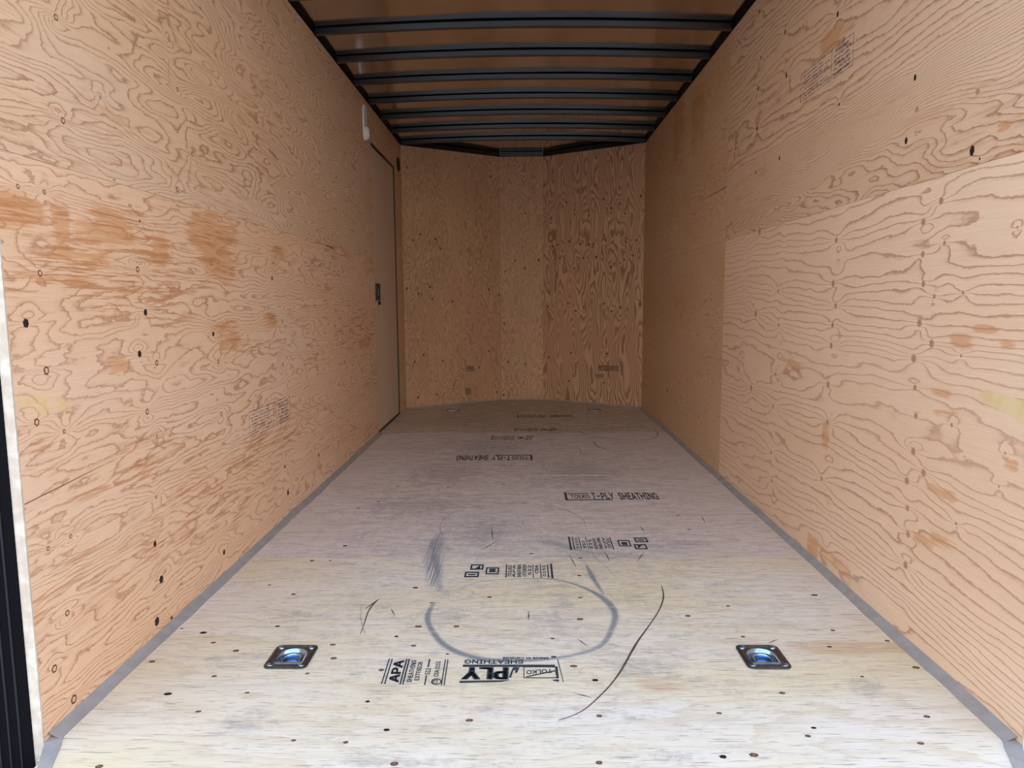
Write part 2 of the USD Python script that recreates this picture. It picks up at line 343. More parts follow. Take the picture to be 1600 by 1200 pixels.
# ---- measured places in metres: (along the wall, height, radius) for the walls, (x, y) for the floor
LEFT_DARK=[(1.433,0.882,0.009),(1.896,0.897,0.009),(1.853,0.788,0.009),(2.306,0.820,0.008),(1.866,0.264,0.008),(2.297,0.083,0.009),(1.887,0.154,0.011),(1.850,0.048,0.012),(1.929,0.022,0.006),(2.958,0.107,0.011),(2.933,0.228,0.008),(3.430,0.169,0.009),(1.897,1.138,0.004),(2.903,1.081,0.005),(2.880,1.019,0.008),(2.929,1.106,0.005),(3.017,0.688,0.005)]
LEFT_RING=[(1.488,0.985,0.007),(1.871,1.010,0.008),(1.483,0.780,0.009),(1.938,0.757,0.008),(2.333,0.727,0.008),(1.440,0.676,0.008),(1.872,0.631,0.008),(1.525,0.641,0.005),(2.336,0.548,0.006),(1.913,0.555,0.005),(2.305,0.305,0.006),(1.889,0.389,0.005),(1.518,0.404,0.005),(1.442,0.403,0.005),(1.486,0.239,0.007),(1.430,0.139,0.009),(1.484,0.037,0.010),(1.605,1.323,0.007),(1.608,1.541,0.007),(2.118,1.253,0.008),(1.444,1.156,0.005),(1.523,1.157,0.005),(2.226,1.374,0.006),(2.121,1.674,0.006),(2.155,1.546,0.007),(2.980,0.843,0.008),(2.965,0.660,0.008),(2.321,1.050,0.007),(1.756,1.414,0.004)]
RIGHT_DARK=[(1.971,1.341,0.008),(1.682,1.256,0.010),(2.438,1.841,0.008),(2.881,1.785,0.009),(2.912,1.957,0.008),(3.215,1.833,0.009),(3.232,2.156,0.008),(3.195,1.954,0.007),(3.215,1.664,0.009),(2.925,1.482,0.008),(1.944,1.495,0.007),(3.212,1.476,0.007),(3.521,1.646,0.007),(3.558,1.292,0.007),(2.397,1.548,0.005),(1.652,1.232,0.003),(5.004,0.285,0.014),(3.519,2.129,0.007)]
RIGHT_RING=[(1.791,1.159,0.009),(1.864,1.116,0.009),(1.766,1.055,0.006),(1.858,1.034,0.008),(1.847,0.958,0.008),(1.854,0.858,0.010),(1.794,0.808,0.010),(1.871,0.765,0.011),(1.857,0.689,0.008),(1.845,0.616,0.008),(1.847,0.521,0.010),(1.794,0.476,0.010),(1.869,0.436,0.010),(1.858,0.364,0.008),(1.848,0.295,0.009),(1.851,0.208,0.010),(2.370,1.113,0.009),(2.379,0.973,0.011),(2.352,0.899,0.009),(2.369,0.836,0.009),(2.372,0.767,0.010),(2.382,0.635,0.011),(2.374,0.508,0.009),(2.910,1.278,0.008),(2.884,0.955,0.008),(2.863,0.819,0.008),(2.878,0.619,0.008),(2.893,0.485,0.008),(2.896,0.291,0.008),(1.795,0.926,0.006),(1.676,1.384,0.008),(1.926,1.410,0.008),(3.135,1.214,0.014),(3.149,0.860,0.014),(3.176,0.527,0.013),(2.876,0.177,0.008),(2.399,0.307,0.008),(1.680,0.934,0.005),(1.671,0.787,0.004),(1.690,0.619,0.005),(1.497,0.592,0.003),(1.512,1.067,0.003),(1.509,0.516,0.003),(1.647,0.389,0.004)]
FLOOR_KNOTS=[(-0.351,2.196),(-0.107,2.122),(0.177,2.119),(-0.284,2.081),(-0.192,1.921),(-0.353,1.860),(0.079,1.849),(-0.297,1.807),(-0.301,1.920),(0.126,1.701),(-0.363,1.539),(0.168,1.484),(0.000,2.861),(0.029,2.508),(0.205,2.461),(0.188,2.296),(-0.201,1.762),(-0.359,1.680),(-0.834,2.218),(-0.731,2.144),(-0.705,1.921),(-0.517,1.812),(-0.495,1.739),(-0.541,1.663),(-0.121,1.466),(-0.298,1.430),(-0.488,1.392),(-0.376,1.386),(-0.261,1.317),(0.164,1.968),(0.174,1.634),(0.150,1.323),(0.619,2.058),(0.603,1.861),(0.482,1.990),(0.403,1.343),(0.467,1.349),(0.437,1.496),(0.911,2.138),(0.865,1.899),(0.815,1.804),(0.985,1.838),(0.985,1.697),(0.608,1.579),(0.602,1.413),(0.626,1.442),(0.893,1.485),(0.826,1.389),(0.830,1.653),(-0.974,1.907),(-0.901,1.881),(-0.847,1.823),(-0.767,1.778),(-0.962,1.721),(-0.769,1.649),(-0.845,1.569),(-0.739,1.497),(-0.658,1.575),(-0.851,1.305),(-0.714,3.759),(-0.683,3.379),(-0.673,3.192),(-0.743,3.090),(-0.683,3.017),(-0.634,2.687),(-0.679,2.592),(-0.693,2.437),(-0.759,2.437),(-0.631,3.463),(-0.097,3.500),(-0.376,3.446),(-0.004,3.643),(0.004,3.161),(0.658,3.563),(0.669,2.974),(0.669,2.780)]
BACK_KNOTS=[(0.000,0.163,1.497),(0.000,0.096,1.446),(0.000,0.308,1.465),(0.000,0.354,1.384),(0.000,0.872,2.043),(0.000,0.055,2.045),(0.000,0.248,1.050),(0.000,0.138,0.991),(0.000,0.466,0.924),(0.000,0.951,0.982),(0.000,0.839,1.030),(0.000,0.029,1.036),(0.000,0.268,0.945),(1.000,0.049,1.196),(1.000,0.139,1.296),(1.000,0.355,1.298),(1.000,0.228,1.224),(1.000,0.238,1.720),(2.000,0.006,1.715),(2.000,0.089,1.670),(2.000,0.241,1.798),(2.000,0.322,1.726),(2.000,0.676,1.715),(2.000,0.605,1.795),(2.000,0.758,1.749),(2.000,0.808,1.661),(2.000,0.462,1.666),(2.000,0.950,1.793),(2.000,0.148,1.426),(2.000,0.270,1.452),(2.000,0.380,1.423),(2.000,0.510,1.421),(2.000,0.629,1.446),(2.000,0.819,1.417),(2.000,0.916,1.431),(2.000,0.098,1.418),(2.000,0.467,1.419),(2.000,0.175,1.307),(2.000,0.541,1.304),(2.000,0.886,1.303),(2.000,0.411,1.301),(2.000,0.325,1.213),(2.000,0.678,1.213),(2.000,0.805,1.271),(2.000,0.258,0.902),(2.000,0.614,0.896),(2.000,0.419,0.865),(2.000,0.339,0.831),(2.000,0.689,0.831),(2.000,0.773,0.862),(2.000,0.050,0.871),(2.000,0.956,0.892),(1.000,0.035,0.715),(0.000,0.173,0.459),(0.000,0.832,0.466),(1.000,0.068,0.357),(1.000,0.230,0.335),(2.000,0.292,0.452),(2.000,0.648,0.456),(2.000,0.056,0.402),(0.000,0.914,0.077),(0.000,0.111,0.089),(2.000,0.270,0.192),(1.000,0.025,0.045),(2.000,0.625,0.196),(0.000,0.088,0.405),(0.000,0.360,0.399),(0.000,0.294,0.103)]
BACK_SCREWS=[(0.000,0.247,2.081),(1.000,0.158,1.780),(1.000,0.338,1.774),(0.000,0.822,1.502),(0.000,0.347,1.028),(1.000,0.198,0.717),(1.000,0.341,0.736),(0.000,0.454,0.447),(0.000,0.496,0.091)]
BACK_STAMPS=[(0.000,0.636,0.313),(0.000,0.728,0.321),(0.000,0.614,0.107),(2.000,0.666,0.331),(2.000,0.581,0.256)]
RING_LOW=[(-0.275,2.085),(-0.281,1.968),(-0.257,1.892),(-0.214,1.811),(-0.162,1.762),(-0.097,1.733),(-0.014,1.728),(0.063,1.736),(0.143,1.763),(0.199,1.800),(0.244,1.893),(0.268,1.982),(0.264,2.064),(0.235,2.138),(0.190,2.200),(0.116,2.258),(0.016,2.274),(-0.084,2.262),(-0.149,2.242),(-0.198,2.192),(-0.239,2.153)]
RING_UP=[(-0.325,2.715),(-0.344,2.841),(-0.331,2.951),(-0.272,3.068),(-0.158,3.130),(-0.022,3.161),(0.114,3.113),(0.199,3.035),(0.251,2.920),(0.256,2.787)]
BRUSH=[(-0.328,2.739),(-0.332,2.577),(-0.324,2.452),(-0.306,2.320),(-0.277,2.200),(-0.224,2.130)]
SWIPE_A=[(0.221,2.393),(0.229,2.301),(0.241,2.217),(0.252,2.145)]
SWIPE_B=[(0.252,2.575),(0.262,2.451),(0.293,2.355),(0.313,2.250)]
SMEAR=[(0.012,2.632),(0.096,2.632),(0.169,2.576),(0.240,2.522)]
GOUGE=[(0.448,2.213),(0.441,2.146),(0.402,2.022),(0.346,1.905),(0.295,1.801),(0.255,1.706),(0.208,1.612),(0.163,1.543),(0.122,1.495),(0.076,1.467)]
GOUGE_B=[(0.303,1.812),(0.272,1.747),(0.250,1.706),(0.238,1.692)]
SCRATCH=[(-0.455,2.100),(-0.464,2.042),(-0.460,1.942),(-0.456,1.874)]
SCRATCH_B=[(-0.499,2.078),(-0.483,1.994),(-0.459,1.916),(-0.441,1.868)]
RING_FAR=[(0.404,5.011),(0.669,5.110),(0.893,5.054),(0.938,4.854),(0.777,4.628),(0.613,4.675),(0.455,4.815),(0.393,4.986)]
RING_FAR2=[(0.468,4.590),(0.479,4.425),(0.528,4.327)]
MARKS=[[(0.765,2.974),(0.757,2.867)],[(0.479,2.826),(0.487,2.745)],[(0.301,2.527),(0.307,2.430)],[(0.447,2.527),(0.402,2.424)],[(0.168,2.488),(0.183,2.375)],[(0.399,2.507),(0.386,2.501)],[(-0.130,2.812),(-0.119,2.663)],[(-0.092,2.663),(-0.161,2.535)],[(0.354,4.387),(0.356,4.217)],[(0.743,4.629),(0.747,4.502)],[(0.145,1.848),(0.172,1.805)],[(-0.401,2.039),(-0.381,1.991)],[(0.014,1.958),(0.015,2.022)],[(0.117,1.577),(0.157,1.558)],[(0.659,1.824),(0.694,1.846)],[(1.042,1.459),(1.040,1.443)]]
SMUDGES=[(0.818,1.602,0.080,0.056),(-0.222,1.978,0.072,0.051),(0.121,2.067,0.047,0.046),(0.288,1.348,0.073,0.020),(0.076,1.937,0.070,0.061),(0.278,1.705,0.093,0.064),(-0.681,1.999,0.090,0.065),(-0.780,1.734,0.094,0.066),(-0.619,1.453,0.079,0.059),(-0.257,1.324,0.072,0.020),(-0.231,4.396,0.239,0.297),(0.284,3.720,0.202,0.286),(-0.405,3.727,0.202,0.215),(0.283,2.475,0.134,0.078),(-0.149,2.764,0.125,0.161),(-0.488,3.126,0.255,0.153),(0.565,2.610,0.142,0.057)]
LEFT_STAIN=[(1.423,1.105,0.073,0.032),(1.571,1.102,0.026,0.042),(1.781,1.110,0.085,0.040),(1.685,1.085,0.063,0.022),(2.377,1.108,0.126,0.095),(2.241,1.147,0.067,0.040),(1.995,1.070,0.043,0.036),(1.641,1.030,0.097,0.015),(1.566,0.977,0.111,0.007),(2.416,0.808,0.079,0.044),(1.752,0.768,0.042,0.019),(2.970,1.127,0.063,0.021),(4.531,0.665,0.148,0.033),(2.822,0.852,0.072,0.025)]
RIGHT_STAIN=[(4.825,2.086,0.157,0.249),(4.304,1.995,0.125,0.185),(2.446,0.034,0.043,0.045),(2.291,0.057,0.118,0.021),(1.770,0.304,0.042,0.013),(1.689,0.327,0.051,0.016),(1.591,0.852,0.033,0.007),(1.679,0.818,0.037,0.012),(1.742,0.690,0.032,0.006),(1.723,0.639,0.036,0.006),(2.384,0.462,0.025,0.043),(2.692,0.675,0.076,0.019),(1.477,0.573,0.019,0.011),(1.514,0.821,0.024,0.011),(3.512,1.564,0.105,0.012),(1.576,1.287,0.017,0.008),(1.680,0.825,0.034,0.009),(2.474,1.779,0.071,0.025),(2.357,1.767,0.037,0.010),(1.716,0.445,0.052,0.013)]

# ---------------------------------------------------------------- ground outside
ground = obj('ground', bx(-40, 40, -60, 20, -0.62, -0.60), 'asphalt', kind='structure')

# ---------------------------------------------------------------- floor: five plywood sheets laid across the trailer
floor = thing('floor', 'pale plywood trailer floor with tyre scuffs and ink stamps', None, None, 'structure')
SEAMS = [1.2496, 2.4688, 3.688, 4.9072, 6.1264, 6.62]
RINGS = [(-0.607, 1.744), (0.619, 1.747), (-0.595, 5.967), (0.605, 5.939)]


def floor_phi(s):
    return lambda u, v: v * 16 + 4.5 * n2(u, v, 0.5, 3.2, s) + 2.0 * n2(u, v, 2.0, 9, s + 5)


def dirt(base):
    def fn(u, v):
        g_ = np.full_like(u, base)
        for a, b, ra, rb in SMUDGES: g_ += 0.33 * np.exp(-((u - a) / ra) ** 2 - ((v - b) / rb) ** 2)
        g_ += 0.10 * np.exp(-(u / 0.65) ** 4) - 0.10 * np.clip((np.abs(u) - 0.6) / 0.4, 0, 1)
        return g_
    return fn


def smooth(u, a, b): t = np.clip((u - a) / (b - a), 0, 1); return t * t * (3 - 2 * t)


floor_sheets = []
for k in range(5):
    y0, y1 = SEAMS[k], SEAMS[k + 1]
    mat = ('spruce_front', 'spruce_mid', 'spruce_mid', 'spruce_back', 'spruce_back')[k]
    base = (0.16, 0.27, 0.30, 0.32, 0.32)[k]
    gfun = dirt(base)
    if k == 0:
        gfun = lambda u, v, f=gfun: f(u, v) - 0.10 * (1 - smooth(v, 1.3, 1.7)) + 0.06 * smooth(v, 1.9, 2.4)
    holes = [(a, b + 0.002, 0.036, 0.036) for a, b in RINGS]
    floor_sheets.append(sheet('plywood_sheet', floor, (0, 0, 0), (1, 0, 0), (0, 1, 0), (0, 0, 1), (XL - 0.012, XR + 0.012, y0, y1), 0.009 if k < 2 else 0.012, 0.018,
                              floor_phi(20 + k), mat, grey=gfun, holes=holes, cut=(lambda u, v: (v < YF + 0.007) & ((u < XL + 0.003 + np.maximum(YF - v, 0) * 0.42) | (u > XR - 0.003 - np.maximum(YF - v, 0) * 0.42))) if k == 0 else None,
                              stain=[(0.33, 1.62, 0.05, 0.03), (0.9, 1.80, 0.2, 0.03)] if k == 0 else ()))
obj('joist', cat_(*[bx(XL, XR, y - 0.05, y + 0.05, -0.075, -0.019) for y in SEAMS[:5]]), 'skin', floor)
obj('underside', bx(XL - 0.05, XR + 0.05, 1.22, 6.66, -0.09, -0.076), 'skin', floor)


def sheet_at(y): return floor_sheets[int(np.clip(np.searchsorted(SEAMS, y) - 1, 0, 4))]


for i, (x, y) in enumerate(FLOOR_KNOTS):
    if any(abs(x - a) < 0.075 and abs(y - b) < 0.08 for a, b in RINGS): continue
    r = RNG.uniform(0.0040, 0.0075)
    knot(sheet_at(y), (x, y, 0), (1, 0, 0), (0, 1, 0), (0, 0, 1), r * RNG.uniform(1.1, 1.7), r, 'knot_red' if i % 5 else 'knot_black')

# rubber scuffs, gouges and scratches
ribbon('scuff_mark', floor, RING_LOW, [0.020, 0.028, 0.026, 0.030, 0.034, 0.034, 0.026, 0.022, 0.024, 0.026, 0.028, 0.032, 0.040, 0.024, 0.016, 0.014, 0.010, 0.010, 0.008, 0.006], 'rubber', 160, False,
       dense=[0.6, 0.9, 0.95, 1, 1, 1, 0.9, 0.7, 0.7, 0.8, 0.85, 0.95, 1, 0.9, 0.8, 0.8, 0.55, 0.5, 0.35, 0.1], label='grey rubber scuff in a large loop')
ribbon('scuff_mark', floor, RING_UP, [0.012, 0.009, 0.009, 0.008, 0.008, 0.009, 0.012, 0.014, 0.010, 0.008], 'rubber_thin', 110, dense=[1, 0.9, 0.8, 0.7, 0.6, 0.7, 0.9, 1, 0.6, 0.3], label='thin grey scuff in a half loop')
ribbon('scuff_mark', floor, BRUSH, [0.05, 0.085, 0.095, 0.09, 0.07, 0.03], 'rubber_streak', 70, dense=[0.4, 1, 1, 1, 0.8, 0.2], label='broad streaked grey rubber scuff')
ribbon('scuff_mark', floor, SWIPE_A, [0.012, 0.030, 0.026, 0.014], 'rubber', 40, dense=[0.7, 1, 0.9, 0.6])
ribbon('scuff_mark', floor, SWIPE_B, 0.008, 'rubber_thin', 40, dense=[0.9, 0.8, 0.6, 0.2])
ribbon('scuff_mark', floor, SMEAR, [0.05, 0.09, 0.07, 0.03], 'rubber', 40, dense=[0.15, 0.35, 0.5, 0.3], z=0.0004)
ribbon('gouge', floor, GOUGE, [0.003, 0.008, 0.006, 0.005, 0.008, 0.009, 0.008, 0.006, 0.005, 0.003], 'gouge', 140, z=0.0008, label='long dark curved gouge')
ribbon('gouge', floor, GOUGE_B, 0.004, 'gouge', 30, dense=[0.7, 0.6, 0.5, 0.2])
ribbon('gouge', floor, SCRATCH, [0.008, 0.006, 0.005, 0.003], 'gouge', 40, label='short black scrape')
ribbon('gouge', floor, [(-0.449, 2.11), (-0.464, 2.075), (-0.478, 2.035)], [0.002, 0.007, 0.003], 'gouge', 20)
ribbon('scuff_mark', floor, SCRATCH_B, 0.007, 'rubber_thin', 40, dense=[0.4, 0.8, 0.8, 0.5])
ribbon('scuff_mark', floor, RING_FAR, [0.02, 0.018, 0.02, 0.025, 0.02, 0.02, 0.02, 0.02], 'dirt', 90, label='brown scuff loop far inside')
ribbon('scuff_mark', floor, RING_FAR2, 0.025, 'dirt', 30)
for a, b in MARKS:
    ribbon('scratch', floor, [a, b], [0.002, 0.007, 0.003], 'gouge', 14, dense=[0.4, 0.9, 0.5])
for k in range(60):                                             # fine scratches on the worn middle of the floor
    x, y, a = RNG.uniform(-0.75, 0.75), RNG.uniform(1.9, 4.9), RNG.uniform(0, math.pi)
    l = RNG.uniform(0.03, 0.14); d = np.array([math.cos(a), math.sin(a)]) * l
    ribbon('scratch', floor, [(x, y), (x + d[0] * 0.5 + 0.012 * RNG.uniform(-1, 1), y + d[1] * 0.5), (x + d[0], y + d[1])], [0.002, 0.005, 0.002], 'rubber_thin', 12, dense=[0.2, 0.9, 0.3])
for k in range(34):                                             # dark smears in the far half
    x, y = RNG.uniform(-0.8, 0.85), RNG.uniform(4.3, 6.0); l = RNG.uniform(0.08, 0.3)
    ribbon('scuff_mark', floor, [(x, y), (x + l * 0.5, y + RNG.uniform(-0.05, 0.05)), (x + l, y + RNG.uniform(-0.07, 0.07))], [0.01, 0.035, 0.01], 'dirt', 16, dense=[0.3, 0.8, 0.3])

for x0, x1, s_, w_ in ((-0.88, -0.45, 3, .0035), (0.72, 1.0, 3, .003), (0.1, 0.45, 2, .002)):  # added pale strips: light on the sheet edges put into colour
    obj('lit_edge_strip', bx(x0, x1, SEAMS[s_ - 0] - 0.0005, SEAMS[s_] + w_, -0.001, 0.0006), 'lit_edge_pale', sheet_at(SEAMS[s_] + 0.05), label='pale strip painting the lit edge of a sheet joint')

# ---------------------------------------------------------------- ink stamps
def rect(x0, y0, x1, y1): return extr(sbox(min(x0, x1), min(y0, y1), max(x0, x1), max(y0, y1)), 0.0003)


def frame(x0, y0, x1, y1, t, ty=None):
    ty = ty or t
    return extr(sbox(x0, y0, x1, y1).difference(sbox(x0 + t, y0 + ty, x1 - t, y1 - ty)), 0.0003)


def poly(*p): return extr(Polygon(p), 0.0003)


def text(s, x0, y0, x1, y1, rot=0, bold=True, tilt=0.0):
    """Lettering that fills the box, turned by rot (0, 90, 180, 270)."""
    m = meshkit.text_mesh(s, 0.1, 0.0003, bold)
    m.apply_transform(trimesh.transformations.rotation_matrix(math.radians(rot), (0, 0, 1)))
    m.apply_translation([-m.bounds[0][0], -m.bounds[0][1], 0])
    m.apply_scale([(x1 - x0) / m.bounds[1][0], (y1 - y0) / m.bounds[1][1], 1])
    m.apply_translation([x0, y0, 0])
    if tilt:
        m.vertices[:, 1] += (m.vertices[:, 0] - (x0 + x1) / 2) * tilt
    return m


def put(name, parent, parts, O, eu, ev, en, mat, z=0.0005, label=None, sx=1.0, sy=1.0):
    m = cat_(*parts); p = np.array(m.vertices)
    O, eu, ev, en = (np.asarray(a, float) for a in (O, eu, ev, en))
    m.vertices = O + p[:, :1] * sx * eu + p[:, 1:2] * sy * ev + (p[:, 2:] + z) * en
    if np.dot(np.cross(eu, ev), en) < 0: m.invert()
    return obj(name, m, mat, parent, label=label)


FL = ((1, 0, 0), (0, 1, 0), (0, 0, 1))
W, H = 0.242, 0.126                                             # the maker's stamp, read from the far end of the trailer
def maker():
    fx, fy = (lambda a: (a - 85) / 1335 * W), (lambda b: (520 - b) / 375 * H)
    r = lambda a, b, c, d: (fx(a), fy(d), fx(c), fy(b))
    return [poly((fx(85), fy(518)), (fx(85), fy(490)), (fx(620), fy(482)), (fx(780), fy(474)), (fx(640), fy(503))), poly((fx(1330), fy(472)), (fx(1420), fy(466)), (fx(1420), fy(497)), (fx(1360), fy(490))),
            text('PLY', *r(100, 296, 700, 468), 180), text('PLY', *r(120, 296, 720, 468), 180), text('PLY', *r(140, 296, 740, 468), 180), poly((fx(745), fy(440)), (fx(800), fy(296)), (fx(890), fy(292)), (fx(860), fy(370)), (fx(835), fy(380)), (fx(830), fy(335)), (fx(805), fy(340)), (fx(775), fy(445))),
            rect(*r(95, 258, 1385, 290)), text('SHEATHING', *r(108, 182, 945, 244), 180), text('Made in Canada', *r(650, 143, 1300, 182), 180, True),
            frame(*r(945, 285, 1420, 450), 0.0018, 0.0035), rect(*r(1385, 285, 1420, 450)), text('TOLKO', *r(985, 330, 1340, 385), 180, True, 0.11),
            poly((fx(985), fy(438)), (fx(985), fy(424)), (fx(1385), fy(338)), (fx(1385), fy(352))), poly((fx(1425), fy(180)), (fx(1438), fy(180)), (fx(1484), fy(505)), (fx(1476), fy(505))), rect(*r(1345, 128, 1415, 152))]
put('ink_stamp', floor_sheets[0], maker(), (-0.157, 1.619, 0), *FL, 'ink', label='black maker\'s stamp with big lettering')
W2, H2 = 0.150, 0.122
def grade(w=W2, h=H2):
    r = lambda a, b, c, d: (a * w, b * h, c * w, d * h)
    ring = Polygon([(math.cos(a), math.sin(a)) for a in np.linspace(0, 2 * math.pi, 28)[:-1]])
    ring = affinity.translate(affinity.scale(ring.difference(affinity.scale(ring, 0.78, 0.78)), 0.085 * w, 0.12 * h), 0.87 * w, 0.13 * h)
    return [rect(*r(0, 0, .018, 1)), rect(*r(.05, 0, .07, 1)), text('APA', *r(.11, .06, .275, .92), 90), text('APA', *r(.11, .09, .275, .95), 90), rect(*r(.30, 0, .325, 1)), rect(*r(.345, 0, .37, 1)),
            text('SHEATHING', *r(.405, .08, .49, .95), 90), text('EXTERIOR', *r(.525, .16, .605, .9), 90), rect(*r(.70, 0, .722, .36)), text('512', *r(.675, .40, .765, .64), 90), rect(*r(.70, .68, .722, 1.02)),
            extr(ring, 0.0003), text('CS', *r(.825, .05, .915, .21), 90), text('CSA 0151', *r(.83, .32, .91, .93), 90), rect(*r(.975, 0, .992, 1.02)), rect(*r(1.02, 0, 1.036, 1.02))]
put('ink_stamp', floor_sheets[0], grade(), (-0.347, 1.615, 0), (1, -0.04, 0), (-0.03, 1, 0), (0, 0, 1), 'ink', label='black grade stamp of narrow upright lines')
def care(w, h):
    r = lambda a, b, c, d: (a * w, b * h, c * w, d * h)
    tri = [(r(.10, .62, .19, .94)[0], .64 * h), (.16 * w, .66 * h), (.16 * w, .92 * h)]
    return [frame(*r(0, .04, .16, .42), .006, .010), rect(*r(.04, .18, .12, .27)), frame(*r(.05, .58, .20, .97), .006, .010), poly(*tri), frame(*r(.23, .24, .38, .74), .005, .009), rect(*r(.27, .40, .34, .64)),
            rect(*r(.455, .02, .468, .98)), text('TOLKO', *r(.48, .1, .525, .9), 90), text('APA', *r(.535, .02, .565, .95), 90), text('SHEATHING', *r(.585, .04, .63, .96), 90), text('EXTERIOR', *r(.645, .1, .69, .95), 90), text('512', *r(.705, .2, .745, .9), 90),
            rect(*r(.76, 0, .768, .96)), text('CSA', *r(.785, .3, .825, .9), 90), rect(*r(.845, .02, .855, .95)), text('0151', *r(.87, .1, .905, .9), 90), rect(*r(.925, 0, .938, .96)), rect(*r(.962, -.04, .985, 1.02))]
put('ink_stamp', floor_sheets[0], care(0.305, 0.125), (-0.200, 2.278, 0), *FL, 'ink')
put('ink_stamp', floor_sheets[1], care(0.31, 0.140), (0.480, 2.687, 0), (-1, 0, 0), (0, -1, 0), (0, 0, 1), 'ink')
def far_maker(w, h):
    r = lambda a, b, c, d: (a * w, b * h, c * w, d * h)
    return [rect(*r(0, 0, .025, 1)), rect(*r(0, 0, .5, .10)), rect(*r(.04, .80, .27, .88)), text('TOLKO', *r(.06, .25, .27, .68), 0), text('T-PLY', *r(.29, .14, .53, .95), 0), text('SHEATHING', *r(.58, .05, 1, .95), 0)]
put('ink_stamp', floor_sheets[1], far_maker(0.44, 0.135), (0.197, 3.207, 0), *FL, 'ink')
put('ink_stamp', floor_sheets[2], far_maker(0.45, 0.145), (0.055, 4.186, 0), (-1, 0, 0), (0, -1, 0), (0, 0, 1), 'ink')
put('ink_stamp', floor_sheets[2], care(0.29, 0.16), (0.072, 4.81, 0), (-1, 0, 0), (0, -1, 0), (0, 0, 1), 'ink_soft')
put('ink_stamp', floor_sheets[3], care(0.31, 0.12), (0.246, 5.095, 0), (-1, 0, 0), (0, -1, 0), (0, 0, 1), 'ink_soft')
put('ink_stamp', floor_sheets[3], far_maker(0.45, 0.11), (-0.046, 5.59, 0), *FL, 'ink_soft')

# ---------------------------------------------------------------- left wall with the side door
SEAM_V, SL, SR = 1.22, 3.685, 3.655
D0, D1, DT = 4.888, 5.775, 1.992                                # door opening
LFR = ((XL, 0, 0), (0, 1, 0), (0, 0, 1), (1, 0, 0)); RFR = ((XR, 0, 0), (0, 1, 0), (0, 0, 1), (-1, 0, 0))
wl = thing('wall_left', 'left trailer wall of fir plywood with orange torn patches', None, None, 'structure')
lk = LEFT_DARK + LEFT_RING


def phi_wild(seed, amp=8.5, lin=7.0, fu=1.15, fv=5.6, kn=()):
    def fn(u, v):
        w = v + 0.05 * (n2(u, v, 0.5, 0.8, seed + 40, 2) - 0.5)
        return lin * w + 1.75 * amp * n2(u, w, fu, fv, seed, 3) + 2.4 * n2(u, w, 4.0, 14, seed + 3, 3) + knot_bend(u, v, kn)
    return fn


def phi_clear(seed, lin=26.0, amp=6.0, kn=(), whorls=()):
    def fn(u, v):
        o = np.zeros_like(u)
        for c in whorls: o += 2.3 * (n2(u, v, 0.01, 16, seed + int(c * 100), 2) - 0.5) * np.exp(-((u - c + 0.02 * (n2(u, v, 0.01, 5, seed, 2) - 0.5)) / 0.035) ** 2)
        near = np.clip((u - 1.25) / 1.2, 0, 1)
        return lin * v + amp * n2(u, v, 0.42, 3.2, seed, 2) + 1.5 * n2(u, v, 1.1, 7, seed + 9, 2) + 0.7 * n2(u, v, 4, 16, seed + 2, 2) + o + knot_bend(u, v, kn, 7.0, 2.0, 1.5, 0.3)
    return fn


lower_l = sheet('plywood_sheet', wl, *LFR, (YF, SL, 0.0, SEAM_V), 0.010, 0.012, phi_wild(1, 6.5, 20.0, 0.5, 5.6, lk), 'fir_lower_left', LEFT_STAIN)
upper_l = sheet('plywood_sheet', wl, *LFR, (YF, SL, SEAM_V, HT), 0.010, 0.012, phi_wild(2, 11.0, 8.0, 0.85, 4.8, lk), 'fir_upper')
far_l = sheet('plywood_sheet', wl, *LFR, (SL, D0, 0.0, SEAM_V), 0.012, 0.012, phi_wild(3, 9, 9, 1.2, 6, lk), 'fir_lower_left', LEFT_STAIN)
farup_l = sheet('plywood_sheet', wl, *LFR, (SL, D0, SEAM_V, HT), 0.012, 0.012, phi_wild(4, 11, 7, 1.2, 6), 'fir_upper')
sheet('plywood_sheet', wl, *LFR, (D0, YB, DT, HT), 0.012, 0.012, phi_wild(5, 4, 9, 0.8, 3), 'fir_plain')
sheet('plywood_sheet', wl, *LFR, (D1, YB, 0.0, DT), 0.012, 0.012, phi_wild(6, 4, 9, 0.8, 3), 'fir_plain')
obj('outer_skin', cat_(bx(XL - 0.045, XL - 0.028, YF + 0.02, D0 + 0.01, -0.02, HT + 0.06), bx(XL - 0.045, XL - 0.028, D1 - 0.01, YB + 0.05, -0.02, HT + 0.06), bx(XL - 0.045, XL - 0.028, D0, D1, DT - 0.01, HT + 0.06)), 'skin', wl)
obj('stud', cat_(*[bx(XL - 0.028, XL - 0.0125, y - 0.018, y + 0.018, 0, HT) for y in (1.43, 1.85, 2.3, 2.75, 3.2, 3.685, 4.1, 4.5, 4.86, 5.80)]), 'black_matte', wl)
def side_sheet(y, z, low, upp, flow, fup, s): return (flow if z < SEAM_V else fup) if y > s else (low if z < SEAM_V else upp)
for y, z, r in LEFT_DARK: knot(side_sheet(y, z, lower_l, upper_l, far_l, farup_l, SL), (XL, y, z), *LFR[1:], r * 1.05, r * (1.15 if r > 0.006 else 0.9), 'knot_black')
for y, z, r in LEFT_RING: knot(side_sheet(y, z, lower_l, upper_l, far_l, farup_l, SL), (XL, y, z), *LFR[1:], r * 1.1, r * 1.15, 'knot_ringed')
